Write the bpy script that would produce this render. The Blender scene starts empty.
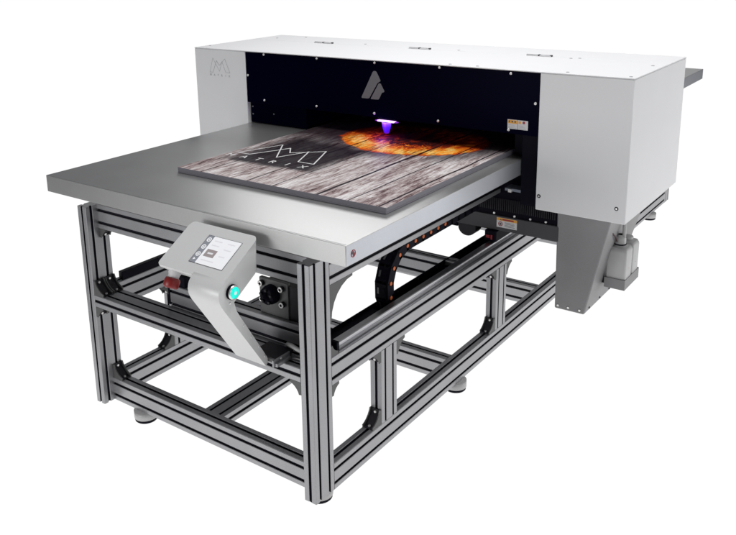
import bpy, bmesh, math, random
from mathutils import Vector, Matrix
random.seed(7)
S = bpy.context.scene
COL = S.collection
Z0 = 0.78            # height of the print table top above the floor

# ------------------------------------------------------------------ camera
cam = bpy.data.cameras.new("camera")
co = bpy.data.objects.new("camera", cam)
COL.objects.link(co)
cam.sensor_fit = 'HORIZONTAL'; cam.sensor_width = 36.0
cam.lens = 819.2584 * 36.0 / 736.0
cam.shift_x = 32.741 / 736.0
cam.shift_y = -106.5131 / 736.0
cam.clip_start = 0.05; cam.clip_end = 500
yaw, pitch, roll = 0.6466, -0.2499, -0.0224
fwd = Vector((-math.sin(yaw)*math.cos(pitch), math.cos(yaw)*math.cos(pitch), math.sin(pitch)))
rgt = Vector((math.cos(yaw), math.sin(yaw), 0)); up = rgt.cross(fwd)
r2 = rgt*math.cos(roll) + up*math.sin(roll); u2 = -rgt*math.sin(roll) + up*math.cos(roll)
m = Matrix((r2, u2, -fwd)).transposed().to_4x4()
m.translation = Vector((2.2179, -1.4329, 0.6574 + Z0))
co.matrix_world = m
S.camera = co

# ------------------------------------------------------------------ dim world and added lamps, all out of view
W = bpy.data.worlds.new("World"); S.world = W; W.use_nodes = True
bg = W.node_tree.nodes["Background"]
bg.inputs[0].default_value = (0.93, 0.95, 1.0, 1); bg.inputs[1].default_value = 0.14

def area(name, loc, target, sx, sy, power, color=(1, 1, 1)):
    L = bpy.data.lights.new(name, 'AREA'); L.shape = 'RECTANGLE'; L.size = sx; L.size_y = sy
    L.energy = power; L.color = color
    o = bpy.data.objects.new(name, L); COL.objects.link(o)
    o.location = loc
    d = Vector(target) - Vector(loc)
    o.rotation_euler = d.to_track_quat('-Z', 'Y').to_euler()
    return o
area("softbox_overhead", (1.4, 0.9, 3.7), (1.0, 0.9, 0.78), 1.8, 1.8, 84)  # unseen lamp, added to light the upward faces
area("softbox_back", (-1.9, 4.6, 3.1), (0.9, 0.3, 0.8), 2.6, 1.7, 43)  # unseen lamp, added so its reflection brightens the table top
area("softbox_far", (-.8, 9.8, 2.1), (1.0, 3.0, 0.8), 2.6, 0.8, 9)  # unseen lamp, added to lighten the far end of the table
area("strip_right", (3.5, 2.5, 0.6), (1.1, 0.5, 0.40), 2.0, 0.8, 25)  # unseen strip, added to brighten the right-hand metal faces
area("softbox_right", (3.9, -0.9, 1.4), (1.1, 0.2, 0.5), 1.0, 1.0, 10)  # unseen fill lamp, added at the front right
area("softbox_front", (-0.1, -2.5, 0.7), (1.0, 0.2, 0.6), 1.1, 0.8, 27)  # unseen lamp, added to brighten the front faces

S.view_settings.view_transform = 'Standard'; S.view_settings.look = 'None'
S.view_settings.gamma = 1.0; S.view_settings.exposure = 0.0
S.render.engine = 'CYCLES'

# ------------------------------------------------------------------ materials
def new_mat(name):
    mt = bpy.data.materials.new(name); mt.use_nodes = True
    nt = mt.node_tree; return mt, nt, nt.nodes["Principled BSDF"]
def plain(name, col, rough=0.5, metal=0.0, spec=0.5, grain=0.0, gscale=400.0, bump=0.0, stretch=(1, 1, 1), emit=None, estr=0.0):
    mt, nt, b = new_mat(name)
    b.inputs['Base Color'].default_value = (*col, 1); b.inputs['Roughness'].default_value = rough
    b.inputs['Metallic'].default_value = metal; b.inputs['Specular IOR Level'].default_value = spec
    if grain or bump:
        tc = nt.nodes.new('ShaderNodeTexCoord'); mp = nt.nodes.new('ShaderNodeMapping')
        mp.inputs['Scale'].default_value = stretch
        nz = nt.nodes.new('ShaderNodeTexNoise'); nz.inputs['Scale'].default_value = gscale
        nz.inputs['Detail'].default_value = 3
        nt.links.new(tc.outputs['Object'], mp.inputs[0]); nt.links.new(mp.outputs[0], nz.inputs[0])
        if grain:
            n2 = nt.nodes.new('ShaderNodeTexNoise'); n2.inputs['Scale'].default_value = 7; n2.inputs['Detail'].default_value = 5
            nt.links.new(tc.outputs['Object'], n2.inputs[0])
            ad = nt.nodes.new('ShaderNodeMix'); ad.inputs[0].default_value = .4
            nt.links.new(nz.outputs[0], ad.inputs[2]); nt.links.new(n2.outputs[0], ad.inputs[3])
            rp = nt.nodes.new('ShaderNodeMapRange'); rp.inputs[3].default_value = 1 - grain; rp.inputs[4].default_value = 1 + grain
            rp.inputs[1].default_value = .35; rp.inputs[2].default_value = .65
            mx = nt.nodes.new('ShaderNodeVectorMath'); mx.operation = 'SCALE'
            mx.inputs[0].default_value = col
            nt.links.new(ad.outputs[0], rp.inputs[0]); nt.links.new(rp.outputs[0], mx.inputs['Scale'])
            nt.links.new(mx.outputs[0], b.inputs['Base Color'])
            r3 = nt.nodes.new('ShaderNodeMapRange'); r3.inputs[1].default_value = .3; r3.inputs[2].default_value = .7
            r3.inputs[3].default_value = max(rough - grain*.6, .02); r3.inputs[4].default_value = rough + grain*.6
            nt.links.new(ad.outputs[0], r3.inputs[0]); nt.links.new(r3.outputs[0], b.inputs['Roughness'])
        if bump:
            bp = nt.nodes.new('ShaderNodeBump'); bp.inputs['Strength'].default_value = bump; bp.inputs['Distance'].default_value = .0006
            nt.links.new(nz.outputs[0], bp.inputs['Height']); nt.links.new(bp.outputs[0], b.inputs['Normal'])
    if emit:
        b.inputs['Emission Color'].default_value = (*emit, 1); b.inputs['Emission Strength'].default_value = estr
    return mt
M = {}
M['alu'] = plain('anodised_aluminium', (.36, .36, .375), .40, .75, .5, .10, 300, .15)
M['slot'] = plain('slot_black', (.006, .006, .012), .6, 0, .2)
M['alu_edge'] = plain('table_edge_aluminium', (.52, .535, .575), .4, .7, .5, .05, 250, .1)
M['table'] = plain('table_aluminium', (.50, .50, .495), .37, .85, .5, .04, 500, .1)
M['white'] = plain('white_powder_coat', (.78, .78, .79), .58, 0, .25, .015, 700, .12)
M['grey'] = plain('grey_powder_coat', (.25, .247, .253), .5, .0, .4, .10, 900, .35)
M['greylight'] = plain('light_grey_coat', (.66, .66, .66), .42, .1, .5, .03, 600, .15)
M['beamgrey'] = plain('dark_grey_coat', (.055, .053, .06), .5, 0, .4, .08, 900, .2)
M['black'] = plain('black_plastic', (.004, .004, .009), .55, 0, .07, .0)
M['acrylic'] = plain('black_acrylic', (.0008, .0008, .0085), .3, 0, .008)
M['blackmetal'] = plain('black_anodised', (.014, .012, .017), .5, .0, .3, .05, 400)
M['steel'] = plain('bright_steel', (.50, .50, .52), .33, 1, .5, .01, 300)
M['screw'] = plain('screw_steel', (.85, .84, .83), .3, .7, .5)
M['darkscrew'] = plain('dark_screw', (.03, .03, .035), .3, .8, .5)
M['orange'] = plain('orange_plastic', (.62, .13, .02), .5)
M['red'] = plain('red_plastic', (.22, .010, .010), .4)
M['plateg'] = plain('dark_steel_plate', (.10, .10, .10), .45, .4, .5, .08, 500)
M['bluesteel'] = plain('blue_steel', (.30, .33, .40), .4, .7)
M['emblem'] = plain('emblem_grey', (.15, .15, .17), .5)
M['labelwhite'] = plain('label_white', (.62, .61, .62), .5)
M['labelorange'] = plain('label_orange', (.72, .34, .03), .5)
M['labelred'] = plain('label_red', (.32, .02, .03), .5)
M['ink'] = plain('label_ink', (.08, .08, .09), .5)
M['inkgrey'] = plain('ink_grey', (.34, .345, .37), .5)
M['inkwhite'] = plain('ink_white', (.80, .79, .79), .45)
M['boardcore'] = plain('board_core_grey', (.235, .23, .26), .6, 0, .3, .08, 300)
M['boardcore_light'] = plain('board_core_light', (.44, .44, .45), .6, 0, .3)
M['hose'] = plain('grey_hose', (.42, .42, .42), .4)
M['cable'] = plain('dark_red_cable', (.05, .02, .025), .4)
M['cyan'] = plain('cyan_lamp', (.0, .5, .45), .3, emit=(.0, .80, .60), estr=.8)
M['uvwhite'] = plain('uv_white', (.2, .1, .4), .3, emit=(.72, .42, 1.0), estr=2.2)
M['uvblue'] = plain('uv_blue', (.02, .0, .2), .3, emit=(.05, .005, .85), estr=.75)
M['uvviolet'] = plain('uv_violet', (.1, .0, .2), .3, emit=(.35, .03, .85), estr=.6)
M['screenwhite'] = plain('screen_white', (.6, .6, .61), .25, emit=(.95, .96, 1), estr=.38)
M['screengrey'] = plain('screen_grey', (.22, .225, .25), .25, emit=(.4, .42, .5), estr=.16)
M['screenbrown'] = plain('screen_brown', (.33, .29, .29), .25, emit=(.5, .45, .45), estr=.1)
M['screenline'] = plain('screen_line', (.52, .52, .53), .25, emit=(.85, .85, .9), estr=.34)
mt, nt, b = new_mat('uv_lens_glow')  # colour ramp paints the beam's fade along the cone
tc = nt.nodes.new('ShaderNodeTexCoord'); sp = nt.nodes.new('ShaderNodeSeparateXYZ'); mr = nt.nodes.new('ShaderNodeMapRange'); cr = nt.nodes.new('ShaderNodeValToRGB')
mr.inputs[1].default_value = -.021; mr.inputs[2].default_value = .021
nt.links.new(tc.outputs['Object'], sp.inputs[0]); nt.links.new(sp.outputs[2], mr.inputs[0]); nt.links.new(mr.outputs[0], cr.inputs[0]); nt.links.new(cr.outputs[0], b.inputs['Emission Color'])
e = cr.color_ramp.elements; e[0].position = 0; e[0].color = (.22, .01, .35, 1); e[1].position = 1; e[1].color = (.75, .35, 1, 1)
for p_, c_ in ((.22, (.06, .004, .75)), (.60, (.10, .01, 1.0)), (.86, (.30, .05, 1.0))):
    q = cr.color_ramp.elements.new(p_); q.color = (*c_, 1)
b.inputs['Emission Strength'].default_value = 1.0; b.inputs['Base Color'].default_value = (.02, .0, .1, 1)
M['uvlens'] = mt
mt, nt, b = new_mat('bottle_plastic')
b.inputs['Base Color'].default_value = (.46, .46, .46, 1); b.inputs['Roughness'].default_value = .45
b.inputs['Subsurface Weight'].default_value = .25; b.inputs['Subsurface Radius'].default_value = (.02, .02, .02)
b.inputs['Subsurface Scale'].default_value = .5
M['bottle'] = mt
mt, nt, b = new_mat('backlit_white_floor')  # emission added to make the floor glow white
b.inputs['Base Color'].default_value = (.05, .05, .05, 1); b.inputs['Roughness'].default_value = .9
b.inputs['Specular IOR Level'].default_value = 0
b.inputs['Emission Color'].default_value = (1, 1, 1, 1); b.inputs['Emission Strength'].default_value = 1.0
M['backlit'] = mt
M['floor'] = plain('white_floor', (.75, .75, .75), .8, 0, .1)

# ------------------------------------------------------------------ mesh helpers (x, y as built, z measured from the table top)
POS = {}
class MB:
    def __init__(s): s.bm = bmesh.new(); s.mats = []
    def mi(s, mat):
        if mat not in s.mats: s.mats.append(mat)
        return s.mats.index(mat)
    def faces(s, verts, faces, mat, smooth=False):
        i = s.mi(mat); vs = [s.bm.verts.new(v) for v in verts]; out = []
        for f in faces:
            try: q = s.bm.faces.new([vs[k] for k in f])
            except ValueError: continue
            q.material_index = i; q.smooth = smooth; out.append(q)
        return vs, out
    def box(s, x0, x1, y0, y1, z0, z1, mat, bev=0.0, seg=2):
        v = [(x0,y0,z0),(x1,y0,z0),(x1,y1,z0),(x0,y1,z0),(x0,y0,z1),(x1,y0,z1),(x1,y1,z1),(x0,y1,z1)]
        return s.hexa(v, mat, bev, seg)
    def hexa(s, v, mat, bev=0.0, seg=2):
        f = [(0,3,2,1),(4,5,6,7),(0,1,5,4),(1,2,6,5),(2,3,7,6),(3,0,4,7)]
        vs, fs = s.faces(v, f, mat)
        if bev:
            es = list({e for q in fs for e in q.edges})
            r = bmesh.ops.bevel(s.bm, geom=es, offset=bev, segments=seg, profile=.5, affect='EDGES', clamp_overlap=True)
            for q in r['faces']: q.material_index = s.mi(mat); q.smooth = True
        return fs
    def prism(s, poly, axis, a0, a1, mat, smooth=False, capmat=None, edgemats=None):
        def pt(p, a):
            if axis == 'X': return (a, p[0], p[1])
            if axis == 'Y': return (p[0], a, p[1])
            return (p[0], p[1], a)
        n = len(poly)
        v = [pt(p, a0) for p in poly] + [pt(p, a1) for p in poly]
        vs = [s.bm.verts.new(q) for q in v]
        for k in range(n):
            q = s.bm.faces.new((vs[k], vs[(k+1) % n], vs[n+(k+1) % n], vs[n+k]))
            q.material_index = s.mi(edgemats[k] if edgemats else mat); q.smooth = smooth
        for ids in (range(n), range(n, 2*n)):
            q = s.bm.faces.new([vs[k] for k in ids]); q.material_index = s.mi(capmat or mat)
        return vs
    def ring(s, c, ax, prof, mat, n=24, smooth=True):
        """surface of revolution: prof = [(radius, height along ax)], mat may be a list per segment"""
        c = Vector(c); ax = Vector(ax).normalized()
        t = Vector((1,0,0)) if abs(ax.x) < .9 else Vector((0,1,0))
        a = ax.cross(t).normalized(); bb = ax.cross(a)
        rows = []
        for r, h in prof:
            if r < 1e-7: rows.append([s.bm.verts.new(c + ax*h)])
            else: rows.append([s.bm.verts.new(c + ax*h + (a*math.cos(2*math.pi*k/n) + bb*math.sin(2*math.pi*k/n))*r) for k in range(n)])
        for i in range(len(rows)-1):
            A, B = rows[i], rows[i+1]; mm = mat[i] if isinstance(mat, list) else mat
            for k in range(n):
                k2 = (k+1) % n
                if len(A) == 1 and len(B) == 1: continue
                if len(A) == 1: f = (A[0], B[k], B[k2])
                elif len(B) == 1: f = (A[k], A[k2], B[0])
                else: f = (A[k], A[k2], B[k2], B[k])
                q = s.bm.faces.new(f); q.material_index = s.mi(mm); q.smooth = smooth
    def cyl(s, c, ax, r, h, mat, n=24, ch=0.0):
        p = [(0,0),(r,0),(r,h-ch),(r-ch,h),(0,h)] if ch else [(0,0),(r,0),(r,h),(0,h)]
        s.ring(c, ax, p, mat, n, smooth=False)
    def tube(s, pts, r, mat, n=10):
        pts = [Vector(p) for p in pts]; rows = []
        for i, p in enumerate(pts):
            d = (pts[min(i+1, len(pts)-1)] - pts[max(i-1, 0)]).normalized()
            t = Vector((0,0,1)) if abs(d.z) < .9 else Vector((1,0,0))
            a = d.cross(t).normalized(); b2 = d.cross(a)
            rows.append([s.bm.verts.new(p + (a*math.cos(2*math.pi*k/n)+b2*math.sin(2*math.pi*k/n))*r) for k in range(n)])
        i0 = s.mi(mat)
        for A, B in zip(rows, rows[1:]):
            for k in range(n):
                q = s.bm.faces.new((A[k], A[(k+1)%n], B[(k+1)%n], B[k])); q.material_index = i0; q.smooth = True
        for R in (rows[0], rows[-1]):
            q = s.bm.faces.new(R); q.material_index = i0
    def build(s, name, parent=None, origin=None):
        bmesh.ops.recalc_face_normals(s.bm, faces=s.bm.faces)
        co_ = [v.co for v in s.bm.verts]
        if origin is None:
            lo = [min(c[i] for c in co_) for i in range(3)]; hi = [max(c[i] for c in co_) for i in range(3)]
            origin = Vector([(lo[i]+hi[i])/2 for i in range(3)])
        origin = Vector(origin)
        for v in s.bm.verts: v.co -= origin
        me = bpy.data.meshes.new(name); s.bm.to_mesh(me); s.bm.free()
        for k in s.mats: me.materials.append(M[k])
        o = bpy.data.objects.new(name, me); COL.objects.link(o)
        wpos = origin + Vector((0, 0, Z0)); POS[o] = wpos
        o.parent = parent
        o.location = wpos - (POS[parent] if parent else Vector((0,0,0)))
        return o
def copy_part(src, parent, shift, rot=None):
    o = src.copy(); COL.objects.link(o); o.parent = parent
    POS[o] = Vector(shift) + Vector((0,0,Z0)); o.location = POS[o] - POS[parent]
    if rot is not None: o.rotation_euler = rot
    return o
def tag(o, label, cat, group=None, kind=None):
    o['label'] = label
    if cat: o['category'] = cat
    if group: o['group'] = group
    if kind: o['kind'] = kind

def letters(name, body, size, mat, parent, origin, xdir, ydir, step, extrude=.0002):
    """each letter of a word is a part of its own, centred on its step along the base line"""
    X = Vector(xdir).normalized(); Y = Vector(ydir).normalized(); R = Matrix((X, Y, X.cross(Y))).transposed()
    for k, ch_ in enumerate(body):
        c = bpy.data.curves.new(name, 'FONT'); c.body = ch_; c.size = size; c.extrude = extrude; c.align_x = 'CENTER'
        t = bpy.data.objects.new(name, c); COL.objects.link(t)
        dg = bpy.context.evaluated_depsgraph_get(); dg.update()
        me = bpy.data.meshes.new_from_object(t.evaluated_get(dg))
        bpy.data.objects.remove(t); bpy.data.curves.remove(c)
        for v in me.vertices: v.co = R @ v.co
        me.materials.clear(); me.materials.append(M[mat]); me.name = name
        o = bpy.data.objects.new(name, me); COL.objects.link(o)
        POS[o] = Vector(origin) + X*step*k + Vector((0,0,Z0)); o.parent = parent; o.location = POS[o] - POS[parent]
def strokes(mb, pts, w, xdir, ydir, org, mat, closed=True, h=.0003):
    """a poly-line drawn as thin raised strips"""
    X, Y, O = Vector(xdir), Vector(ydir), Vector(org); Zn = X.cross(Y)
    P = [O + X*p[0] + Y*p[1] for p in pts]; n = len(P)
    for k in range(n if closed else n-1):
        a, b2 = P[k], P[(k+1) % n]; d = (b2-a).normalized(); s = d.cross(Zn)*w/2; a2 = a - d*w*.4; b3 = b2 + d*w*.4
        lift = Zn*(h + .00006*k)
        v = [a2-s, b3-s, b3+s, a2+s]
        mb.faces([tuple(q) for q in v] + [tuple(q+lift) for q in v], [(0,3,2,1),(4,5,6,7),(0,1,5,4),(1,2,6,5),(2,3,7,6),(3,0,4,7)], mat)
LOGO = [(0,0),(.18,1),(.49,.10),(.63,.80),(.80,.05),(1,.05),(.78,1),(.49,.52),(.36,.84),(.16,0)]

# ------------------------------------------------------------------ floor
fl = MB(); fl.faces([(-90,-60,-.784),(90,-60,-.784),(90,140,-.784),(-90,140,-.784)], [(0,1,2,3)], 'floor')
o = fl.build('floor'); o['kind'] = 'structure'; o['label'] = 'plain white studio floor'
fl = MB(); fl.faces([(.25,-.60,-.78),(-.35,-1.9,-.78),(1.6,-1.8,-.78),(2.45,.40,-.78),(2.3,3.0,-.78),(-1.5,26,-.78),(-32,20,-.78),(-27.5,16.0,-.78)], [(0,1,2,3,4,5,6,7)], 'backlit')  # added glowing sheet whitens the background; its front bulge lights the front faces
o = fl.build('ground'); o['kind'] = 'structure'; o['label'] = 'even white backlit floor sheet under the printer'

# ------------------------------------------------------------------ the printer
P = bpy.data.objects.new('flatbed_printer', None); COL.objects.link(P)
P.location = (.58, 1.6, 0); POS[P] = Vector((.58, 1.6, 0))
tag(P, 'white and black flatbed printer with grey print table on a silver aluminium profile frame', 'printer')

# table top
def bevelbox(x0,x1,y0,y1,z0,z1): pass
mb = MB(); mb.box(0, 1.161, 0, 3.29, -.053, 0, 'table', .0015, 2)
ei = mb.mi('alu_edge')
for f in mb.bm.faces:
    f.normal_update()
    if f.normal.x > .95: f.material_index = ei
tb = mb.build('print_table', P)
mb = MB()                                                   # joint between the top sheet and the front profile
mb.box(.62, 1.158, .0055, .0063, -.001, .0004, 'inkgrey'); mb.build('sheet_joint', tb)
mb = MB(); c = (1.1612, .029, -.027)
mb.ring(c, (1,0,0), [(.0075,0),(.0075,.0006),(.0095,.0006),(.0095,0)], 'labelred', 24)
for k in (-1, 1):
    mb.box(1.1612, 1.1618, .029-.0045*k-.001, .029-.0045*k+.0018, -.030+.002*k, -.024+.002*k, 'ink' if k > 0 else 'labelred')
mb.box(1.1612, 1.1619, .0275, .0305, -.033, -.021, 'labelred')
mb.build('edge_sticker', tb)

# ---- slotted aluminium profiles
def outline(w, h, sw, sh):
    """profile cross-section 0..w by 0..h with slots at the given positions on each side"""
    g, d, c = .0042, .006, .0018
    pts = []; mats = []
    def add(p, mk): pts.append(p); mats.append(mk)
    def side(p0, dirv, inv, L, slots):
        def q(a, b): return (p0[0]+dirv[0]*a+inv[0]*b, p0[1]+dirv[1]*a+inv[1]*b)
        add(q(c, 0), 'alu')
        for s in slots:
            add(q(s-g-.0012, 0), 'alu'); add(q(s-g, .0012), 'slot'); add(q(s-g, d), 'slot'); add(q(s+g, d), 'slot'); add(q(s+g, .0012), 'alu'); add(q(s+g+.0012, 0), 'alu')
        add(q(L-c, 0), 'alu')
    side((0,0), (1,0), (0,1), w, sw); side((w,0), (0,1), (-1,0), h, sh)
    side((w,h), (-1,0), (0,-1), w, sw); side((0,h), (0,-1), (1,0), h, sh)
    return pts, mats
A, B = [.02], [.02, .06]
def profile(axis, p0, p1, name):
    (x0,y0,z0), (x1,y1,z1) = p0, p1
    mb = MB()
    if axis == 'X': u0, u1, v0, v1, a0, a1 = y0, y1, z0, z1, x0, x1
    elif axis == 'Y': u0, u1, v0, v1, a0, a1 = x0, x1, z0, z1, y0, y1
    else: u0, u1, v0, v1, a0, a1 = x0, x1, y0, y1, z0, z1
    pts, mats = outline(u1-u0, v1-v0, A if u1-u0 < .06 else B, A if v1-v0 < .06 else B)
    mb.prism([(u0+p[0], v0+p[1]) for p in pts], axis, a0, a1, 'alu', edgemats=mats, capmat='alu')
    return mb.build(name, P)
FY0, FY1, XL0, XL1, XR0, XR1 = .005, .085, .138, .178, 1.006, 1.046
YE = 3.25
zt, zb = -.075, -.745
posts_y = [.316, 1.046, 1.776, 2.506]
for x0, x1 in ((XL0, XL1), (XR0, XR1)):
    profile('Z', (x0, FY0, zb+.002), (x1, FY1, zt-.003), 'frame_post')
    profile('Z', (x0, YE-.08, zb), (x1, YE, zt), 'frame_post')
    for y in posts_y: profile('Z', (x0, y, -.665), (x1, y+.08, -.435), 'frame_post')
    for a, b2 in ((-.155, -.075), (-.435, -.355), (-.745, -.665)):
        profile('Y', (x0, FY1, a), (x1, YE-.08, b2), 'frame_beam')
profile('X', (XL1, .045, -.155), (XR0, .085, -.075), 'frame_beam')
profile('X', (XL1, .005, -.402), (XR0, .085, -.362), 'frame_beam')
profile('X', (XL1, .045, -.745), (XR0, .085, -.665), 'frame_beam')
for y in (.758, 1.48, 2.2, 2.93): profile('X', (XL1, y, -.745), (XR0, y+.04, -.665), 'frame_beam')
for y in (.845, 2.2): profile('X', (XL1, y, -.435), (XR0, y+.04, -.355), 'frame_beam')
profile('Y', (.512, .085, -.745), (.592, .758, -.705), 'frame_beam')
profile('X', (.44, .087, -.376), (XR0, .127, -.296), 'frame_beam')
for z in ((-.155,-.075), (-.745,-.665)): profile('X', (XL1, YE-.06, z[0]), (XR0, YE-.02, z[1]), 'frame_beam')

# ---- corner brackets
def bracket(corner, u, v, w, size, nscrew=True, cap='blackmetal'):
    C0, U, V, Wd = Vector(corner), Vector(u), Vector(v), Vector(w)
    wl = Wd.length; n = Wd.normalized(); t = .004; mb = MB()
    def prism3(poly, a, b2, mat):
        vs = [C0+U*p[0]+V*p[1]+n*a for p in poly] + [C0+U*p[0]+V*p[1]+n*b2 for p in poly]
        k = len(poly)
        fs = [tuple(range(k)), tuple(range(k, 2*k))] + [(i, (i+1)%k, k+(i+1)%k, k+i) for i in range(k)]
        mb.faces([tuple(q) for q in vs], fs, mat)
    s = size; web = [(0.0003,.0003),(s,.0003),(s,.006)] + [(s-(s-.006)*math.sin(q*math.pi/12)*1.0, s-(s-.006)*math.cos(q*math.pi/12)*1.0) for q in range(1,6)] + [(.006,s),(.0003,s)]
    if size < .06: web = [(0.0003,.0003),(s,.0003),(s,.006)] + [(s+.35*s-(1.35*s-.006)*math.sin(math.radians(15+60*q/5)), s+.35*s-(1.35*s-.006)*math.cos(math.radians(15+60*q/5))) for q in range(6)] + [(.006,s),(.0003,s)]
    prism3(web, .0005, t, 'plateg'); prism3(web, wl-t, wl-.0005, 'plateg')
    prism3([(.0003,.0003),(s*.98,.0003),(s*.98,.004),(.0003,.0045)], t, wl-t, cap)
    prism3([(.0003,.0045),(.004,.004),(.004,s*.98),(.0003,s*.98)], t, wl-t, cap)
    prism3([(.004,.0045),(s*.72,.0045),(.004,s*.72)], t+.001, wl-t-.001, cap)  # black filling painted in place of the bracket's shaded hollow
    o = mb.build('corner_bracket', P)
    if nscrew:
        for p, d in ((C0+U*s*.80+V*.004+n*wl/2, V), (C0+V*s*.80+U*.004+n*wl/2, U)):
            sb = MB(); sb.cyl(p, d, .0042, .004, 'screw', 12, .001); sb.build('screw', o)
    return o
ux, uy, uz = (1,0,0), (0,1,0), (0,0,1); nx, ny, nz = (-1,0,0), (0,-1,0), (0,0,-1)
W4 = (0, .038, 0); WX = (.038, 0, 0)
for y in (.006, .046): bracket((XL1, y, -.362), ux, uz, W4, .045)
bracket((XL1, .046, -.665), ux, uz, W4, .045)
bracket((XL1, .046, -.155), ux, nz, W4, .03)
for y in (.006, .046): bracket((XL1, y, -.402), ux, nz, W4, .035)
bracket((XR0, .046, -.402), nx, nz, W4, .036)
bracket((XR0, .006, -.402), nx, nz, W4, .036)
bracket((XR0, .046, -.155), nx, nz, W4, .03)
bracket((XR0+.001, FY1, -.155), uy, nz, WX, .10)
bracket((XR0+.001, FY1, -.435), uy, nz, WX, .032)
for y in posts_y[:2]:
    bracket((XR0+.001, y, -.665), ny, uz, WX, .045)
    bracket((XR0+.001, y, -.435), ny, nz, WX, .035)
    bracket((XR0+.001, y+.08, -.435), uy, nz, WX, .045)
    bracket((XL0+.001, y, -.665), ny, uz, WX, .045)
    bracket((XL0+.001, y, -.435), ny, nz, WX, .04)
bracket((XR0+.001, FY1, -.355), uy, uz, WX, .03)

# ---- feet
def foot(x, y, zt_=-.745):
    mb = MB(); h = -.78
    mb.ring((x, y, h), uz, [(0,0),(.034,0),(.036,.002),(.036,.010)], 'black', 28)
    mb.ring((x, y, h), uz, [(.036,.010),(.038,.011),(.038,zt_-h-.0005),(0,zt_-h-.0005)], 'hose', 28)
    mb.build('levelling_foot', P)
for x, y in ((.305, .066), (.998, .078), (1.026, .79), (1.026, 2.95), (.158, .79), (.158, 2.95)): foot(x, y)

# ---- rails, tray and cable chain on the right, rail guard on the left
mb = MB()
mb.prism([(1.012,-.3545),(1.036,-.3545),(1.036,-.349),(1.033,-.345),(1.036,-.339),(1.036,-.334),(1.034,-.332),(1.014,-.332),(1.012,-.334),(1.012,-.339),(1.015,-.345),(1.012,-.349)], 'Y', .13, 3.1, 'steel')
gr = mb.build('guide_rail', P)
mb = MB(); mb.box(1.009, 1.039, .118, .1295, -.3545, -.328, 'black', .002); mb.build('end_stop', gr)
mb = MB()
mb.box(.948, .951, .13, 1.9, -.432, -.352, 'black', .0008); mb.box(.951, 1.0035, .13, 1.9, -.432, -.428, 'black')
mb.box(1.0005, 1.0105, .13, 1.9, -.3538, -.3500, 'black')
mb.box(1.0005, 1.0045, .13, 1.9, -.428, -.354, 'black')
mb.box(.9512, 1.0003, .13, .405, -.366, -.362, 'black', .0006)
ct = mb.build('cable_tray', P)
sm = None
for k in range(9):
    y = .19 + k*.12
    sb = MB(); sb.cyl((.951, y, -.362), ux, .0035, .0025, 'darkscrew', 10, .0008); sb.build('screw', ct)
mb = MB()
mb.prism([(.146,-.3545),(.170,-.3545),(.170,-.349),(.167,-.345),(.170,-.339),(.170,-.332),(.146,-.332)], 'Y', .13, 3.1, 'blackmetal'); mb.build('guide_rail', P)
mb = MB(); mb.box(.1722, .1765, .12, 3.1, -.3545, -.326, 'black', .0006)
rg = mb.build('rail_guard', P)
for k in range(14):
    sb = MB(); sb.cyl((.1743, .16+k*.115, -.3262), uz, .003, .004, 'darkscrew', 10, .0008); sb.build('screw', rg)
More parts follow.
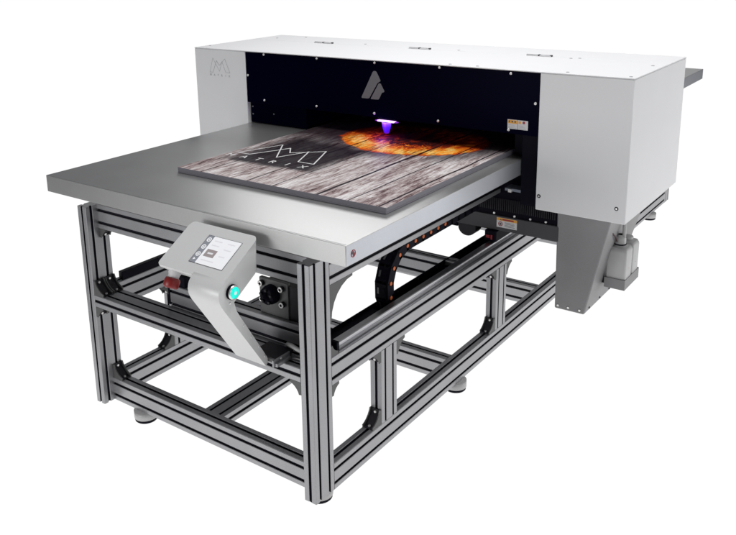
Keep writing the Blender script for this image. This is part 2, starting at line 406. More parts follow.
# chain: path in the y-z plane
R0, cy_, cz_ = .111, .547, -.305
path = []
for k in range(7): path.append((cy_ + .26 - k*.26/6.5, cz_-R0))
for k in range(25): a = -math.pi/2 - math.pi*k/24; path.append((cy_+R0*math.cos(a), cz_+R0*math.sin(a)))
for k in range(1, 12): path.append((cy_ + k*.043, cz_+R0+.0005*k))
def resample(pts, step):
    out = [Vector(pts[0])]; acc = 0
    for a, b2 in zip(pts, pts[1:]):
        a, b2 = Vector(a), Vector(b2); L = (b2-a).length; t = step-acc
        while t <= L: out.append(a+(b2-a)*t/L); t += step
        acc = (acc+L) % step if L+acc >= step else acc+L
    return out
ch_nodes = resample(path, .0455)
ch = None
root_mb = MB()
x0c, x1c = .953, .999
for a, b2 in zip(ch_nodes, ch_nodes[1:]):
    d = (b2-a).normalized(); n2 = Vector((-d.y, d.x)); hh = .0165
    for xa, xb in ((x0c, x0c+.006), (x1c-.006, x1c)):           # side plates
        q = [a-n2*hh-d*.006, b2-n2*hh+d*.004, b2+n2*hh+d*.004, a+n2*hh-d*.006]
        root_mb.hexa([(xa,q[0].x,q[0].y),(xb,q[0].x,q[0].y),(xb,q[1].x,q[1].y),(xa,q[1].x,q[1].y),(xa,q[3].x,q[3].y),(xb,q[3].x,q[3].y),(xb,q[2].x,q[2].y),(xa,q[2].x,q[2].y)], 'black', .001)
    for sgn in (-1, 1):                                          # cross bars
        a3 = a + d*.0005 + n2*sgn*(hh-.001); b3 = b2 - d*.0005 + n2*sgn*(hh-.001); tt = n2*.002
        q = [a3-tt, b3-tt, b3+tt, a3+tt]
        root_mb.hexa([(x0c+.006,q[0].x,q[0].y),(x1c-.006,q[0].x,q[0].y),(x1c-.006,q[1].x,q[1].y),(x0c+.006,q[1].x,q[1].y),(x0c+.006,q[3].x,q[3].y),(x1c-.006,q[3].x,q[3].y),(x1c-.006,q[2].x,q[2].y),(x0c+.006,q[2].x,q[2].y)], 'black')
    a4 = a + d*.013 - n2*(hh+.0012); b4 = b2 - d*.013 - n2*(hh+.0012); t4 = n2*.0016
    for off in (.010, .026):
        q = [a4-t4, b4-t4, b4+t4, a4+t4]; xa, xb = x0c+off, x0c+off+(.006 if off < .02 else .010)
        for flip in (1, -1):
            qq = q if flip == 1 else [p + n2*(2*hh+.0024) for p in q]
            root_mb.hexa([(xa,qq[0].x,qq[0].y),(xb,qq[0].x,qq[0].y),(xb,qq[1].x,qq[1].y),(xa,qq[1].x,qq[1].y),(xa,qq[3].x,qq[3].y),(xb,qq[3].x,qq[3].y),(xb,qq[2].x,qq[2].y),(xa,qq[2].x,qq[2].y)], 'plateg' if off < .02 else 'black')
cc = [(x0c+.016, p.x, p.y) for p in ch_nodes]
root_mb.tube(cc, .006, 'blackmetal', 8); root_mb.tube([(p[0]+.015, p[1], p[2]) for p in cc], .006, 'blackmetal', 8)
ch = root_mb.build('cable_chain', P)
for a in [q for q in ch_nodes[1:-1] if q.x < .80]:
    sb = MB(); sb.cyl((x1c-.0006, a.x, a.y), ux, .0062, .0022, 'orange', 14, .0006); sb.build('chain_pin', ch)

# ---- gantry cover
GX0, GX1, GY0, GY1, GZ0, GZ1 = -.281, 1.509, .932, 1.482, -.151, .289
mb = MB()
mb.box(GX0, -.001, GY0, GY1, GZ0, GZ1-.0035, 'white', .0025)
mb.box(1.225, GX1, GY0, GY1, GZ0, GZ1-.0035, 'white', .0025)
mb.box(-.001, 1.225, 1.42, GY1, .06, GZ1-.0035, 'white')
mb.box(-.001, 1.225, .945, 1.42, .27, GZ1-.0035, 'white')
gc = mb.build('gantry_cover', P)
mb = MB(); mb.box(GX0-.0004, GX1+.0004, GY0-.0006, 1.2855, GZ1-.0033, GZ1, 'white', .001); lid = mb.build('cover_lid', gc)
mb = MB(); mb.box(GX0-.0004, GX1+.0004, 1.2868, GY1+.0006, GZ1-.0033, GZ1, 'white', .001); mb.build('cover_rear_lid', gc)
for x in (.12, .585, 1.07):
    mb = MB()
    mb.box(x-.045, x-.003, 1.2755, 1.285, GZ1, GZ1+.003, 'greylight', .001); mb.box(x+.003, x+.045, 1.2755, 1.285, GZ1, GZ1+.003, 'greylight', .001)
    mb.ring((x-.047, 1.2862, GZ1+.0015), ux, [(0,0),(.0035,0),(.0035,.094),(0,.094)], 'inkgrey', 12)
    for dx in (-.001, .043): mb.box(x+dx-.002, x+dx+.004, 1.279, 1.290, GZ1+.0005, GZ1+.0055, 'ink')
    mb.build('hinge', gc)
for x, y in ((-.2,1.36),(.3,1.33),(.74,1.31),(1.19,1.27),(1.215,1.285),(1.3,.96),(1.49,.957),(1.477,1.213),(.9,.955),(1.0,.955),(-.26,1.0),(-.1,1.44)):
    sb = MB(); sb.cyl((x, y, GZ1-.0004), uz, .0052, .0016, 'inkgrey', 14, .0006); sb.build('screw', gc)
for x in (1.236, 1.481):
    sb = MB(); sb.ring((x, GY0+.0003, -.105), ny, [(.0060,0),(.0060,.0012),(.0044,.0016),(.0030,.0016),(0,.0010)], ['darkscrew','darkscrew','darkscrew','screw'], 16); sb.build('screw', gc)
mb = MB(); strokes(mb, [(x*.112, z*.058) for x, z in LOGO], .0011, (1,0,0), (0,0,1), (-.199, GY0, .192), 'inkgrey'); mb.build('cover_logo', gc)
letters('cover_letter', 'MATRIX', .0125, 'inkgrey', gc, (-.1945, GY0-.0004, .1775), (1,0,0), (0,0,1), .0208)

# ---- dark window of the gantry
mb = MB(); mb.box(.001, 1.2235, .934, .940, .085, GZ1-.0055, 'acrylic', .0008)
wp = mb.build('window_panel', P)
for x, z in ((.097,.279),(.357,.279),(.613,.279),(.872,.279),(1.127,.277),(.009,.193),(1.212,.189),(.091,.100),(.350,.1005),(.610,.099),(.869,.0985),(1.125,.097)):
    sb = MB(); sb.ring((x, .9338, z), ny, [(.0046,0),(.0046,.0018),(.0034,.003),(.0015,.003),(.0015,.002),(0,.002)], 'screw', 14); sb.build('screw', wp)
def rounded(poly, r, n=4):
    out = []; k = len(poly)
    for i in range(k):
        p, a, b2 = Vector(poly[i]), Vector(poly[i-1]), Vector(poly[(i+1)%k])
        d1, d2 = (a-p).normalized(), (b2-p).normalized(); rr = min(r, (a-p).length*.45, (b2-p).length*.45)
        s, e = p+d1*rr, p+d2*rr
        for j in range(n+1):
            t = j/n; out.append(tuple(s*(1-t)**2 + p*2*t*(1-t) + e*t*t))
    return out
mb = MB()
mb.prism(rounded([(.554,.150),(.607,.250),(.620,.250),(.639,.216),(.626,.210),(.588,.150)], .006), 'Y', .9330, .9337, 'emblem')
mb.prism(rounded([(.594,.149),(.630,.208),(.638,.208),(.655,.179),(.643,.176),(.630,.150)], .005), 'Y', .9330, .9337, 'emblem')
mb.build('emblem', wp)
def warning(x0, x1, z0, z1, y, parent, two):
    mb = MB(); mb.box(x0, x1, y-.0005, y, z0, z1, 'labelwhite'); w = x1-x0; h = z1-z0; yy = y-.0005
    if two:
        mb.box(x0+.002, x0+w*.47, yy-.0002, yy, z1-h*.42, z1-.0015, 'labelorange')
        for a in (.05, .20, .34): mb.box(x0+w*a, x0+w*(a+.07), yy-.0004, yy-.0002, z1-h*.30, z1-h*.12, 'ink')
        mb.box(x0+w*.54, x0+w*.66, yy-.0002, yy, z1-h*.38, z1-h*.10, 'labelorange')
        mb.cyl((x0+w*.80, yy, z1-h*.22), ny, h*.15, .0003, 'labelred', 16)
        for k in range(3):
            mb.box(x0+w*.05, x0+w*(.44-.05*k), yy-.0002, yy, z0+h*(.10+.15*k), z0+h*(.13+.15*k), 'inkgrey')
            mb.box(x0+w*.55, x0+w*(.92-.06*k), yy-.0002, yy, z0+h*(.10+.15*k), z0+h*(.13+.15*k), 'inkgrey')
        mb.box(x0+w*.49, x0+w*.51, yy-.0002, yy, z0, z1, 'ink')
    else:
        mb.box(x0+.0006, x1-.0006, yy-.0002, yy, z1-h*.30, z1-.0006, 'labelorange')
        mb.box(x0+w*.28, x0+w*.84, yy-.0004, yy-.0002, z1-h*.24, z1-h*.09, 'labelred')
        mb.prism([(x0+w*.16,z1-h*.26),(x0+w*.26,z1-h*.26),(x0+w*.21,z1-h*.08)], 'Y', yy-.0004, yy-.0002, 'ink')
        mb.ring((x0+w*.19, yy, z0+h*.36), ny, [(h*.17,0),(h*.17,.0003),(h*.24,.0003),(h*.24,0)], 'labelred', 20)
        mb.cyl((x0+w*.19, yy, z0+h*.36), ny, h*.12, .0002, 'ink', 12)
        for k in range(4): mb.box(x0+w*.40, x0+w*(.90-.05*(k%2)), yy-.0002, yy, z0+h*(.14+.13*k), z0+h*(.18+.13*k), 'ink')
    return mb.build('warning_label', parent)
warning(1.121, 1.190, .101, .131, .9338, wp, True)

# ---- black inner housing
mb = MB()
mb.box(.002, .285, .950, 1.40, .0035, .085, 'acrylic', .001)
mb.box(.002, 1.2225, 1.36, 1.415, .0225, .268, 'black')
mb.box(.30, .34, 1.30, 1.36, .0035, .0215, 'black')
mb.box(1.165, 1.2225, .952, 1.40, -.15, .085, 'black', .001)
mb.box(1.125, 1.165, .985, 1.40, .0035, .09, 'black')
ih = mb.build('inner_housing', P)
for x, z in ((.013, .066), (.013, .036), (.123, .045)):
    sb = MB(); sb.cyl((x, .9499, z), ny, .0035, .0015, 'emblem', 12, .0006); sb.build('screw', ih)
# print carriage with the ultraviolet lamp
mb = MB(); mb.box(.50, .78, .975, 1.30, .075, .26, 'black', .004); pc = mb.build('print_carriage', P)
mb = MB()
mb.hexa([(.607,.957,.0655),(.675,.957,.0655),(.675,.973,.0655),(.607,.973,.0655),(.603,.956,.0705),(.679,.956,.0705),(.679,.974,.0705),(.603,.974,.0705)], 'uvwhite', .0022, 3)
mb.hexa([(.594,.962,.067),(.603,.959,.0662),(.603,.971,.0662),(.594,.968,.067),(.594,.962,.069),(.603,.959,.0700),(.603,.971,.0700),(.594,.968,.069)], 'uvviolet')
mb.hexa([(.679,.959,.0662),(.690,.962,.067),(.690,.968,.067),(.679,.971,.0662),(.679,.959,.0700),(.690,.962,.069),(.690,.968,.069),(.679,.971,.0700)], 'uvviolet')
mb.build('lamp_bar', pc)
mb = MB(); mb.box(.600, .682, .9745, .990, .060, .0748, 'black', .002); mb.build('lamp_holder', pc)
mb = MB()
mb.ring((.641, .965, .0235), uz, [(0,0),(.0075,.0012),(.0105,.007),(.0135,.018),(.0158,.030),(.0172,.0415)], 'uvlens', 28)  # glowing cone shaped in place of the lamp's visible beam
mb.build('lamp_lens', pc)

ul = bpy.data.lights.new('ultraviolet_lamp', 'POINT'); ul.energy = .22; ul.color = (.30, .06, 1.0); ul.shadow_soft_size = .012
uo = bpy.data.objects.new('ultraviolet_lamp', ul); COL.objects.link(uo); uo.location = (.641, .93, .055 + Z0)

# ---- travelling beam under the table
mb = MB(); mb.box(-.10, 1.262, 1.05, 1.13, -.290, -.237, 'beamgrey', .002); cb = mb.build('travel_beam', P)
mb = MB(); mb.box(-.10, 1.256, 1.056, 1.15, -.2365, -.085, 'black')
for k in range(60): mb.box(.80+k*.0075, .8035+k*.0075, 1.053, 1.0565, -.218, -.175, 'blackmetal')
mb.build('ribbed_channel', cb)
for x in (.955, 1.025, 1.101, 1.158, 1.213):
    sb = MB(); sb.cyl((x, 1.0558, -.2305), ny, .0042, .0035, 'screw', 12, .001); sb.build('screw', cb)
warning(1.038, 1.113, -.277, -.242, 1.0499, cb, False)
mb = MB(); mb.prism([(.888+.034*(1-math.cos(t*math.pi/14)), -.303-.030*math.sin(t*math.pi/14)) for t in range(15)] + [(.956,-.2905),(.888,-.2905)], 'Y', 1.052, 1.10, 'blackmetal'); mb.build('belt_guard', cb)
mb = MB(); mb.box(.83, .885, 1.052, 1.12, -.305, -.2905, 'black', .002); mb.build('slide_block', cb)
mb = MB(); mb.box(1.000, 1.044, 1.035, 1.16, -.330, -.2905, 'black', .003)
sb_ = mb.build('rail_carriage', cb)
mb = MB(); mb.box(1.006, 1.020, 1.0335, 1.0352, -.318, -.308, 'labelred'); mb.box(1.024, 1.030, 1.0335, 1.0352, -.322, -.306, 'labelred'); mb.build('red_mark', sb_)
mb = MB(); mb.box(1.085, 1.205, 1.005, 1.052, -.128, -.118, 'bluesteel', .001)
mb.box(1.10, 1.112, .998, 1.006, -.130, -.119, 'screw'); mb.build('sensor_plate', P)

# ---- support legs
def leg(sx, ox):
    def X(x): return ox + sx*x
    y0, z0, z1 = 1.05, -.526, -.1515
    v = [(X(1.258),y0,z0),(X(1.360),y0,z0),(X(1.360),1.318,z0),(X(1.258),1.318,z0),(X(1.252),y0,z1),(X(1.438),y0,z1),(X(1.438),1.46,z1),(X(1.252),1.46,z1)]
    mb = MB(); mb.hexa(v, 'grey', .005, 3); o = mb.build('support_leg', P)
    for f in (.12, .47, .85):
        sb = MB(); sb.cyl((X(1.258+.102*f), y0-.0006+.001, z0+.013), ny, .0042, .003, 'screw', 12, .001); sb.build('screw', o)
    for yy in (1.09, 1.19, 1.285):
        sb = MB(); sb.cyl((X(1.3625), yy, z0+.013), (sx,0,.2), .004, .003, 'darkscrew', 12, .001); sb.build('screw', o)
    return o
leg(1, 0); leg(-1, 1.161)

# ---- bottle tray
mb = MB(); tx0, tx1, ty0, ty1, tz0, tz1 = 1.387, 1.456, 1.151, 1.300, -.4535, -.418
mb.box(tx0, tx1, ty0, ty0+.002, tz0, tz1, 'grey', .0005); mb.box(tx1-.002, tx1, ty0+.002, ty1, tz0, tz1, 'grey', .0005)
mb.box(tx0, tx0+.002, ty0+.002, ty1, tz0, -.36, 'grey', .0005); mb.box(tx0+.002, tx1-.002, ty1-.002, ty1, tz0, tz1, 'grey', .0005)
mb.box(tx0+.002, tx1-.002, ty0+.002, ty1-.002, tz0, tz0+.002, 'grey')
mb.box(1.372, tx0, 1.16, 1.29, -.444, -.40, 'blackmetal')
mb.build('bottle_tray', P)
mb = MB(); mb.tube([(1.428,1.185,-.152),(1.431,1.186,-.20),(1.433,1.187,-.25),(1.432,1.189,-.279)], .0065, 'hose', 12); mb.build('drain_tube', P)
mb = MB(); mb.tube([(1.404,1.075,-.1515),(1.406,1.08,-.20),(1.412,1.10,-.235),(1.421,1.13,-.262),(1.417,1.165,-.290)], .0028, 'cable', 8); mb.build('level_cable', P)

# ---- drive mount plate with its coupling
mb = MB(); mb.box(.792, .893, .100, .112, -.2955, -.193, 'plateg', .0015); mb.box(.893, .925, .105, .150, -.2955, -.20, 'blackmetal')
mb.box(.800, .893, .112, .150, -.2955, -.205, 'blackmetal')
dm = mb.build('drive_plate', P)
for x, z in ((.803,-.208),(.806,-.252),(.874,-.210),(.876,-.254)):
    sb = MB(); sb.ring((x, .100, z), ny, [(.0085,0),(.0085,.010),(.007,.0115),(.0038,.0115),(.0038,.007),(0,.007)], ['darkscrew','screw','screw','darkscrew','darkscrew'], 16); sb.build('bolt', dm)
mb = MB(); mb.ring((.838, .100, -.232), ny, [(.027,0),(.027,.012),(.024,.014),(.024,.024),(.012,.024),(.012,.012),(0,.012)], 'black', 28)
for k in range(5):
    a = k*2*math.pi/5+.3
    mb.cyl((.838+.018*math.cos(a), .076, -.232+.018*math.sin(a)), ny, .0045, .006, 'darkscrew', 12, .001)
mb.build('coupling', dm)
mb = MB(); mb.box(.43, .50, .092, .128, -.2955, -.262, 'black', .002); mb.box(.43, .439, .087, .127, -.36, -.2955, 'black', .001)
lb = mb.build('limit_bracket', P)
for x in (.445, .475):
    sb = MB(); sb.cyl((x, .0915, -.278), ny, .004, .003, 'screw', 12, .001); sb.build('screw', lb)

# ---- control panel on its bent sheet arm
PX0, PXA, PX1 = .678, .806, .911
Aq, Bq, Eq, Fq = (-.022,-.020), (-.153,-.098), (-.120,-.158), (-.026,-.101)
mb = MB()
Lb, Le = (-.1505,-.1035), (-.094,-.142)
full = MB()
arc = []
p0, p1, p2 = Vector((-.146,-.094)), Vector((-.186,-.118)), Vector((-.160,-.160))
for j in range(11): t = j/10; arc.append(tuple(p0*(1-t)**2 + p1*2*t*(1-t) + p2*t*t))
left = [Aq, arc[0], Bq, Lb, Le, Fq]
right = [Aq] + arc + [(-.018,-.373), (-.004,-.362), (-.112,-.185), Eq, Fq]
def pv(p, x): return mb.bm.verts.new((x, p[0], p[1]))
bmv = mb.bm; gi = mb.mi('greylight')
A0, A1, F0, F1 = pv(Aq, PX0), pv(Aq, PX1), pv(Fq, PX0), pv(Fq, PX1)
K0, K1 = pv(arc[0], PXA), pv(arc[0], PX1)
B0, Bm, L0, Lm, E0, Em = pv(Bq, PX0), pv(Bq, PXA), pv(Lb, PX0), pv(Lb, PXA), pv(Le, PX0), pv(Le, PXA)
Ra = [pv(p, PXA) for p in right[2:-1]]; Rb = [pv(p, PX1) for p in right[2:-1]]
Fm = pv(Fq, PXA)
def fc(*v):
    q = bmv.faces.new(v); q.material_index = gi; return q
fc(A0, B0, Bm, K0, K1, A1)                                   # the whole front face is one sheet
fc(B0, L0, Lm, Bm); fc(L0, E0, Em, Lm); fc(E0, F0, Fm, Em); fc(A0, F0, E0, L0, B0)
ra = [K0] + Ra + [Fm]; rb = [K1] + Rb + [F1]
for k in range(len(ra)-1):
    q = fc(ra[k], ra[k+1], rb[k+1], rb[k]); q.smooth = k < 10
fc(F0, A0, A1, F1, Fm)
fc(*([A1] + rb))                                             # right side wall
fc(*(ra[:-1] + [Fm, Em, Lm, Bm]))                            # inner side wall
mb.bm.edges.ensure_lookup_table()
def find_edge(a, b2):
    for e in mb.bm.edges:
        if {e.verts[0], e.verts[1]} == {a, b2}: return e
bmesh.ops.bevel(mb.bm, geom=[find_edge(A0, F0), find_edge(A1, F1)], offset=.016, segments=6, profile=.5, affect='EDGES')
bmesh.ops.bevel(mb.bm, geom=[e for e in (find_edge(B0, L0),) if e], offset=.012, segments=5, profile=.5, affect='EDGES')
for f in mb.bm.faces:
    f.normal_update()
cp = mb.build('control_panel', P)
bv = cp.modifiers.new('bevel', 'BEVEL'); bv.width = .0022; bv.segments = 2; bv.limit_method = 'ANGLE'; bv.angle_limit = math.radians(50)
sd = (Vector((0,*Aq))-Vector((0,*Bq))).normalized(); sn = Vector((1,0,0)).cross(sd)   # up the slope, outward
Bv = Vector((0,*Bq))
def quad(mb, x0, x1, w0, w1, h0, h1, mat):
    v = []
    for h in (h0, h1):
        for x, w in ((x0,w0),(x1,w0),(x1,w1),(x0,w1)): v.append(tuple(Bv + sd*w + sn*h + Vector((x,0,0))))
    mb.hexa(v, mat)
mb = MB()
quad(mb, .7655, .8805, .0325, .1225, .0002, .0008, 'ink')
quad(mb, .787, .8795, .0335, .1213, .0008, .0012, 'screenwhite'); quad(mb, .767, .787, .0335, .1213, .0008, .0012, 'screengrey')
quad(mb, .795, .829, .058, .081, .0012, .0015, 'screenbrown'); quad(mb, .803, .821, .067, .072, .0015, .0017, 'screenline')
for x0, x1, w in ((.797,.823,.107),(.842,.866,.107),(.797,.823,.093),(.842,.866,.088),(.842,.862,.066),(.797,.84,.045)):
    quad(mb, x0, x1, w, w+.003, .0012, .0014, 'screenline')
for w in (.108, .084, .060):
    c = tuple(Bv + sd*w + sn*.0012 + Vector((.777,0,0)))
    mb.ring(c, tuple(sn), [(.0045,0),(.0045,.0003),(.0072,.0003),(.0072,0)], 'screenwhite', 20); mb.cyl(c, tuple(sn), .0028, .0003, 'screenline', 12)
ar = [(.7735,.040),(.781,.044),(.7735,.048)]
mb.faces([tuple(Bv + sd*w + sn*.0014 + Vector((x,0,0))) for x, w in ar], [(0,1,2)], 'screenwhite')
mb.build('touch_screen', cp)
bc = (PX1-.0005, -.127, -.128)
mb = MB()
mb.ring(bc, ux, [(.0190,0),(.0190,.006),(.0178,.008)], 'black', 28)
mb.ring(bc, ux, [(.0178,.008),(.0168,.0105),(.0148,.0115)], 'screw', 28)
mb.ring(bc, ux, [(.0148,.0115),(.0138,.0135),(.0045,.0145)], 'cyan', 28)
mb.ring(bc, ux, [(.0045,.0145),(0,.0148)], 'screenwhite', 20)
mb.build('start_button', cp)
ed = Vector((0, Eq[0]-Bq[0], Eq[1]-Bq[1])).normalized(); en = Vector((0, ed.z, -ed.y)); en = -en if en.y > 0 else en
en = Vector((0,-.48,-.88)); ed = Vector((0,.88,-.48)); ec = Vector((.718, -.128, -.116))
mb = MB()
mb.ring(ec, en, [(.0165,0),(.0165,.008),(.0150,.010),(.0140,.020)], ['labelwhite','labelwhite','labelwhite'], 24)
mb.ring(ec, en, [(.012,.018),(.0185,.020),(.0205,.026),(.0205,.040),(.0175,.045),(0,.046)], 'red', 28)
for k in range(3):
    a = k*2.1
    c0 = ec + en*.0452 + Vector((1,0,0))*.010*math.cos(a) + ed*.010*math.sin(a)
    mb.cyl(tuple(c0), tuple(en), .0022, .0012, 'labelwhite', 10)
mb.build('emergency_stop', cp)
for y, z in ((-.140,-.155),(-.098,-.230),(-.072,-.272),(-.046,-.308),(-.026,-.343)):
    sb = MB(); sb.cyl((PX1-.0002, y+.006, z), ux, .003, .0022, 'screw', 10, .0006); sb.build('screw', cp)
mb = MB(); mb.box(.86, .944, -.012, .055, -.352, -.347, 'blackmetal', .001)
mb.box(.90, .942, -.010, .050, -.3618, -.352, 'plateg')
mb.box(.944, .948, -.030, .036, -.3615, -.343, 'alu', .001)
mb.box(.948, .956, -.024, .030, -.3615, -.352, 'alu', .001)
jb = mb.build('arm_foot', P)
sb = MB(); sb.cyl((.948, .0, -.3475), ux, .003, .002, 'screw', 10, .0006); sb.build('screw', jb)
mb = MB()
mb.tube([(.915,.062,-.352),(.925,.055,-.338),(.945,.045,-.331),(.970,.040,-.333),(.995,.045,-.340),(1.002,.06,-.352)], .006, 'hose', 10)
mb.build('signal_hose', P)
mb = MB()
for k in range(3): mb.tube([(.958,.062-.014*k,-.3595),(.975,.064-.014*k,-.3575),(.998,.066-.014*k,-.3590)], .0022, 'hose', 6)
mb.build('cable_tie', P)

# ------------------------------------------------------------------ the printed board on the table
BX0, BX1, BY0, BY1, BH = .335, 1.1115, .245, 1.33, .018
mt, nt, b = new_mat('printed_wood_art')
N = nt.nodes; L = nt.links
def nd(t, **k):
    n = N.new(t)
    for a, v in k.items(): setattr(n, a, v)
    return n
def mth(op, a, b2=None, c=None, clamp=False):
    n = nd('ShaderNodeMath', operation=op); n.use_clamp = clamp
    for i, v in enumerate((a, b2, c)):
        if v is None: continue
        if isinstance(v, (int, float)): n.inputs[i].default_value = v
        else: L.new(v, n.inputs[i])
    return n.outputs[0]
def sstep(v, a, b2):
    n = nd('ShaderNodeMapRange', interpolation_type='SMOOTHSTEP')
    n.inputs[1].default_value = a; n.inputs[2].default_value = b2; L.new(v, n.inputs[0]); return n.outputs[0]
def mixc(f, a, b2, mode='MIX'):
    n = nd('ShaderNodeMix', data_type='RGBA', blend_type=mode)
    for s, v in ((0, f), (6, a), (7, b2)):
        if isinstance(v, (int, float)): n.inputs[s].default_value = v
        elif isinstance(v, tuple): n.inputs[s].default_value = (*v, 1)
        else: L.new(v, n.inputs[s])
    return n.outputs[2]
tc = nd('ShaderNodeTexCoord'); sx = nd('ShaderNodeSeparateXYZ'); L.new(tc.outputs['Object'], sx.inputs[0])
x, y = sx.outputs[0], sx.outputs[1]          # metres from the board's front left corner
def noise(sc, scale, detail=6, rough=.6, dist=0.0):
    mp = nd('ShaderNodeMapping'); mp.inputs['Scale'].default_value = sc; L.new(tc.outputs['Object'], mp.inputs[0])
    n = nd('ShaderNodeTexNoise'); n.inputs['Scale'].default_value = scale; n.inputs['Detail'].default_value = detail
    n.inputs['Roughness'].default_value = rough; n.inputs['Distortion'].default_value = dist
    L.new(mp.outputs[0], n.inputs[0]); return n.outputs[0]
grain = noise((1, .10, 1), 90, 10, .76, .9)
fine = noise((1, .12, 1), 320, 6, .75)
blot = noise((1, .22, 1), 13, 7, .68, .6)
g = mth('ADD', mth('MULTIPLY', grain, .55), mth('ADD', mth('MULTIPLY', fine, .25), mth('MULTIPLY', blot, .30)))
cr = nd('ShaderNodeValToRGB'); L.new(g, cr.inputs[0]); e = cr.color_ramp.elements
e[0].position = .445; e[0].color = (.022, .009, .013, 1); e[1].position = .645; e[1].color = (.80, .775, .775, 1)
for p_, c_ in ((.480, (.105, .055, .060)), (.520, (.29, .215, .21)), (.570, (.53, .47, .465))):
    q = cr.color_ramp.elements.new(p_); q.color = (*c_, 1)
wood = cr.outputs[0]
# dark gaps between the planks
wob = mth('MULTIPLY', mth('SUBTRACT', noise((1, .35, 1), 14, 5), .5), .014)
xw = mth('ADD', x, wob)
gap = None
for xi, hw in ((.104, .0012), (.292, .0016), (.392, .0013), (.550, .0026), (.655, .0014), (.752, .0018)):
    d = mth('ABSOLUTE', mth('SUBTRACT', xw, xi)); k = sstep(d, hw, hw*2.6)
    gap = k if gap is None else mth('MULTIPLY', gap, k)
wood = mixc(gap, (.012, .008, .012), wood)
edge = noise((1, .22, 1), 26, 7, .7)
ex = mth('ADD', x, mth('MULTIPLY', mth('SUBTRACT', edge, .5), .10)); ey = mth('ADD', y, mth('MULTIPLY', mth('SUBTRACT', edge, .5), .10))
# ink block behind the lettering
bx = mth('MULTIPLY', sstep(ex, -.02, .10), mth('SUBTRACT', 1.0, sstep(ex, .36, .43)))
lo = mth('ADD', .135, mth('MULTIPLY', x, .04))
by = mth('MULTIPLY', sstep(mth('SUBTRACT', ey, lo), 0, .035), mth('SUBTRACT', 1.0, sstep(mth('SUBTRACT', ey, mth('MULTIPLY', x, -.15)), .50, .62)))
ink1 = mth('MULTIPLY', bx, by)
col = mixc(mth('MULTIPLY', ink1, mth('ADD', .86, mth('MULTIPLY', gap, .08))), wood, (.006, .004, .009))
# burnt upper area with the glowing ring
ux_ = mth('DIVIDE', mth('SUBTRACT', x, .425), .265); uy_ = mth('DIVIDE', mth('SUBTRACT', y, .715), .225)
flame = noise((1, .55, 1), 24, 10, .76, .8)
rad = mth('SQRT', mth('ADD', mth('MULTIPLY', ux_, ux_), mth('MULTIPLY', uy_, uy_)))
rad = mth('ADD', rad, mth('MULTIPLY', mth('SUBTRACT', flame, .5), .35))
up_ = mth('SUBTRACT', y, mth('MULTIPLY', mth('MAXIMUM', mth('SUBTRACT', x, .45), 0.0), .55))
burn = mth('MULTIPLY', sstep(mth('ADD', up_, mth('MULTIPLY', mth('SUBTRACT', flame, .5), .15)), .42, .62), .95)
col = mixc(mth('MULTIPLY', burn, mth('SUBTRACT', 1.0, sstep(blot, .55, .72))), col, (.016, .008, .012))
low = sstep(uy_, .25, -.55)                         # the lower rim burns brightest
rr = mth('SUBTRACT', 1.0, mth('MULTIPLY', mth('ABSOLUTE', mth('SUBTRACT', rad, .80)), 2.2), clamp=True)
heat = mth('MULTIPLY', mth('ADD', mth('MULTIPLY', rr, .75), mth('MULTIPLY', sstep(flame, .45, .60), .50)), mth('ADD', mth('MULTIPLY', low, .62), .46))
fr = nd('ShaderNodeValToRGB'); L.new(heat, fr.inputs[0]); e = fr.color_ramp.elements
e[0].position = .10; e[0].color = (.020, .006, .008, 1); e[1].position = 1.0; e[1].color = (.93, .56, .15, 1)
for p_, c_ in ((.28, (.16, .014, .006)), (.46, (.55, .055, .006)), (.62, (.86, .20, .012)), (.80, (.90, .36, .03))):
    q = fr.color_ramp.elements.new(p_); q.color = (*c_, 1)
fire = mixc(mth('MULTIPLY', sstep(g, .56, .47), .85), fr.outputs[0], (.10, .012, .006))
fire = mixc(gap, (.02, .006, .008), fire)
fm = mth('MULTIPLY', mth('SUBTRACT', 1.0, sstep(rad, .985, 1.03)), mth('SUBTRACT', 1.0, mth('MULTIPLY', sstep(y, .80, .95), .85)))
soot = mth('MULTIPLY', sstep(rad, 1.55, 1.02), sstep(blot, .42, .58))
col = mixc(mth('MULTIPLY', soot, .85), col, (.020, .010, .016))
col = mixc(fm, col, fire)
L.new(col, b.inputs['Base Color']); b.inputs['Roughness'].default_value = .6; b.inputs['Specular IOR Level'].default_value = .07
bp = nd('ShaderNodeBump'); bp.inputs['Strength'].default_value = .12; bp.inputs['Distance'].default_value = .0006; L.new(g, bp.inputs['Height']); L.new(bp.outputs[0], b.inputs['Normal'])
M['art'] = mt
mb = MB()
mb.box(BX0, BX1, BY0, BY1, .0005, .0055, 'boardcore', .0008); mb.box(BX0, BX1, BY0, BY1, .0062, BH, 'boardcore', .0006)
mb.box(BX0+.001, BX1-.001, BY0+.001, BY1-.001, .0055, .0062, 'boardcore_light')
ti = mb.mi('art')
for f in mb.bm.faces:
    f.normal_update()
    if f.normal.z > .9 and f.calc_center_median().z > BH-.001: f.material_index = ti
bd = mb.build('printed_board', None, (BX0, BY0, BH))
tag(bd, 'printed board with weathered wood plank and fire artwork lying on the grey table', 'printed board')
mb = MB(); strokes(mb, [(px_*.312, py_*.162) for px_, py_ in LOGO], .0042, (1,0,0), (0,1,0), (.366, .487, BH+.0002), 'inkwhite'); mb.build('printed_logo', bd)
letters('printed_letter', 'MATRIX', .040, 'inkwhite', bd, (.364, .440, BH+.0003), (1,0,0), (0,1,0), .0608)

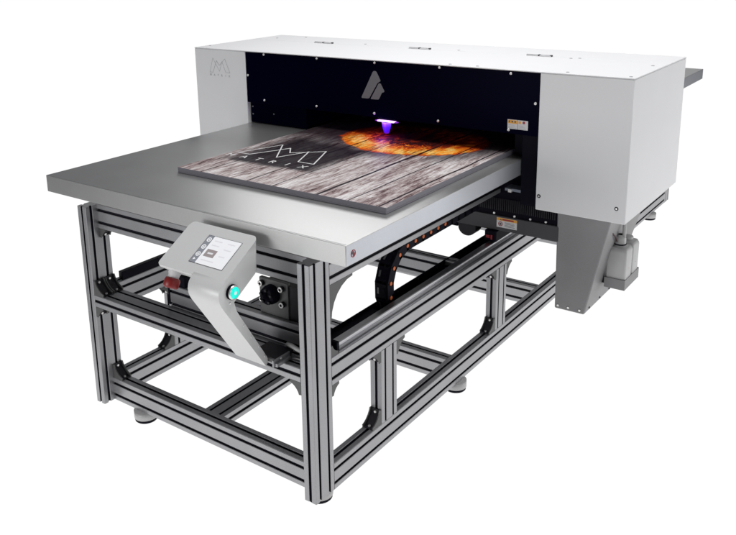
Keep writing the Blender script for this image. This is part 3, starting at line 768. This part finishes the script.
# ------------------------------------------------------------------ the two bottles in the tray
def bottle(yc, label, wide=False):
    xc, z0 = 1.4215, -.4512
    E_ = bpy.data.objects.new('waste_bottle', None); COL.objects.link(E_)
    E_.location = (xc, yc, z0+Z0); POS[E_] = Vector((xc, yc, z0+Z0))
    tag(E_, label, 'bottle', 'two waste bottles in the tray')
    mb = MB()
    def ring4(hx, hy, z, rr, n=5):
        out = []
        for cx, cy, a0 in ((hx-rr, hy-rr, 0), (-hx+rr, hy-rr, 90), (-hx+rr, -hy+rr, 180), (hx-rr, -hy+rr, 270)):
            for j in range(n):
                a = math.radians(a0 + 90*j/(n-1)); out.append((xc+cx+rr*math.cos(a), yc+cy+rr*math.sin(a), z))
        return out
    lv = [(.0305,.031,z0,.006),(.0325,.033,z0+.002,.008),(.0338,.0335,z0+.124,.007),(.0334,.033,z0+.129,.008),(.0300,.0295,z0+.139,.010),(.0260,.0260,z0+.1405,.012),(.021,.021,z0+.1405,.0205),(.0195,.0195,z0+.146,.0194)]
    rows = [[mb.bm.verts.new(q) for q in ring4(*l)] for l in lv]; n = len(rows[0])
    for A_, B_ in zip(rows, rows[1:]):
        for k in range(n):
            q = mb.bm.faces.new((A_[k], A_[(k+1)%n], B_[(k+1)%n], B_[k])); q.smooth = True; q.material_index = mb.mi('bottle')
    mb.bm.faces.new(rows[0]); mb.bm.faces.new(rows[-1])
    bo = mb.build('bottle_body', E_)
    mb = MB(); mb.ring((xc, yc, z0+.1455), uz, [(.0200,0),(.0200,.003),(.0185,.004),(.0180,.020),(.0155,.027),(.0105,.030),(.0100,.034),(.0085,.034),(.0080,.030),(0,.030)], ['black','black','hose','hose','hose','hose','black','black','black'], 24)
    if wide:
        mb.bm.free(); mb = MB(); mb.ring((xc, yc, z0+.1455), uz, [(.0205,0),(.0205,.006),(.0190,.008),(0,.008)], 'bottle', 28)
    mb.build('cap', E_)
    mb = MB(); mb.box(xc+.0323, xc+.0330, yc-.006, yc+.009, z0+.06, z0+.082, 'labelwhite'); mb.box(xc+.0330, xc+.0332, yc-.001, yc+.004, z0+.066, z0+.075, 'labelred'); mb.build('bottle_mark', E_)
    return E_
bottle(1.1875, 'white plastic bottle in front with a thin drain tube running down into its cap')
bottle(1.2585, 'white plastic bottle standing behind the other one with a low flat white cap', True)
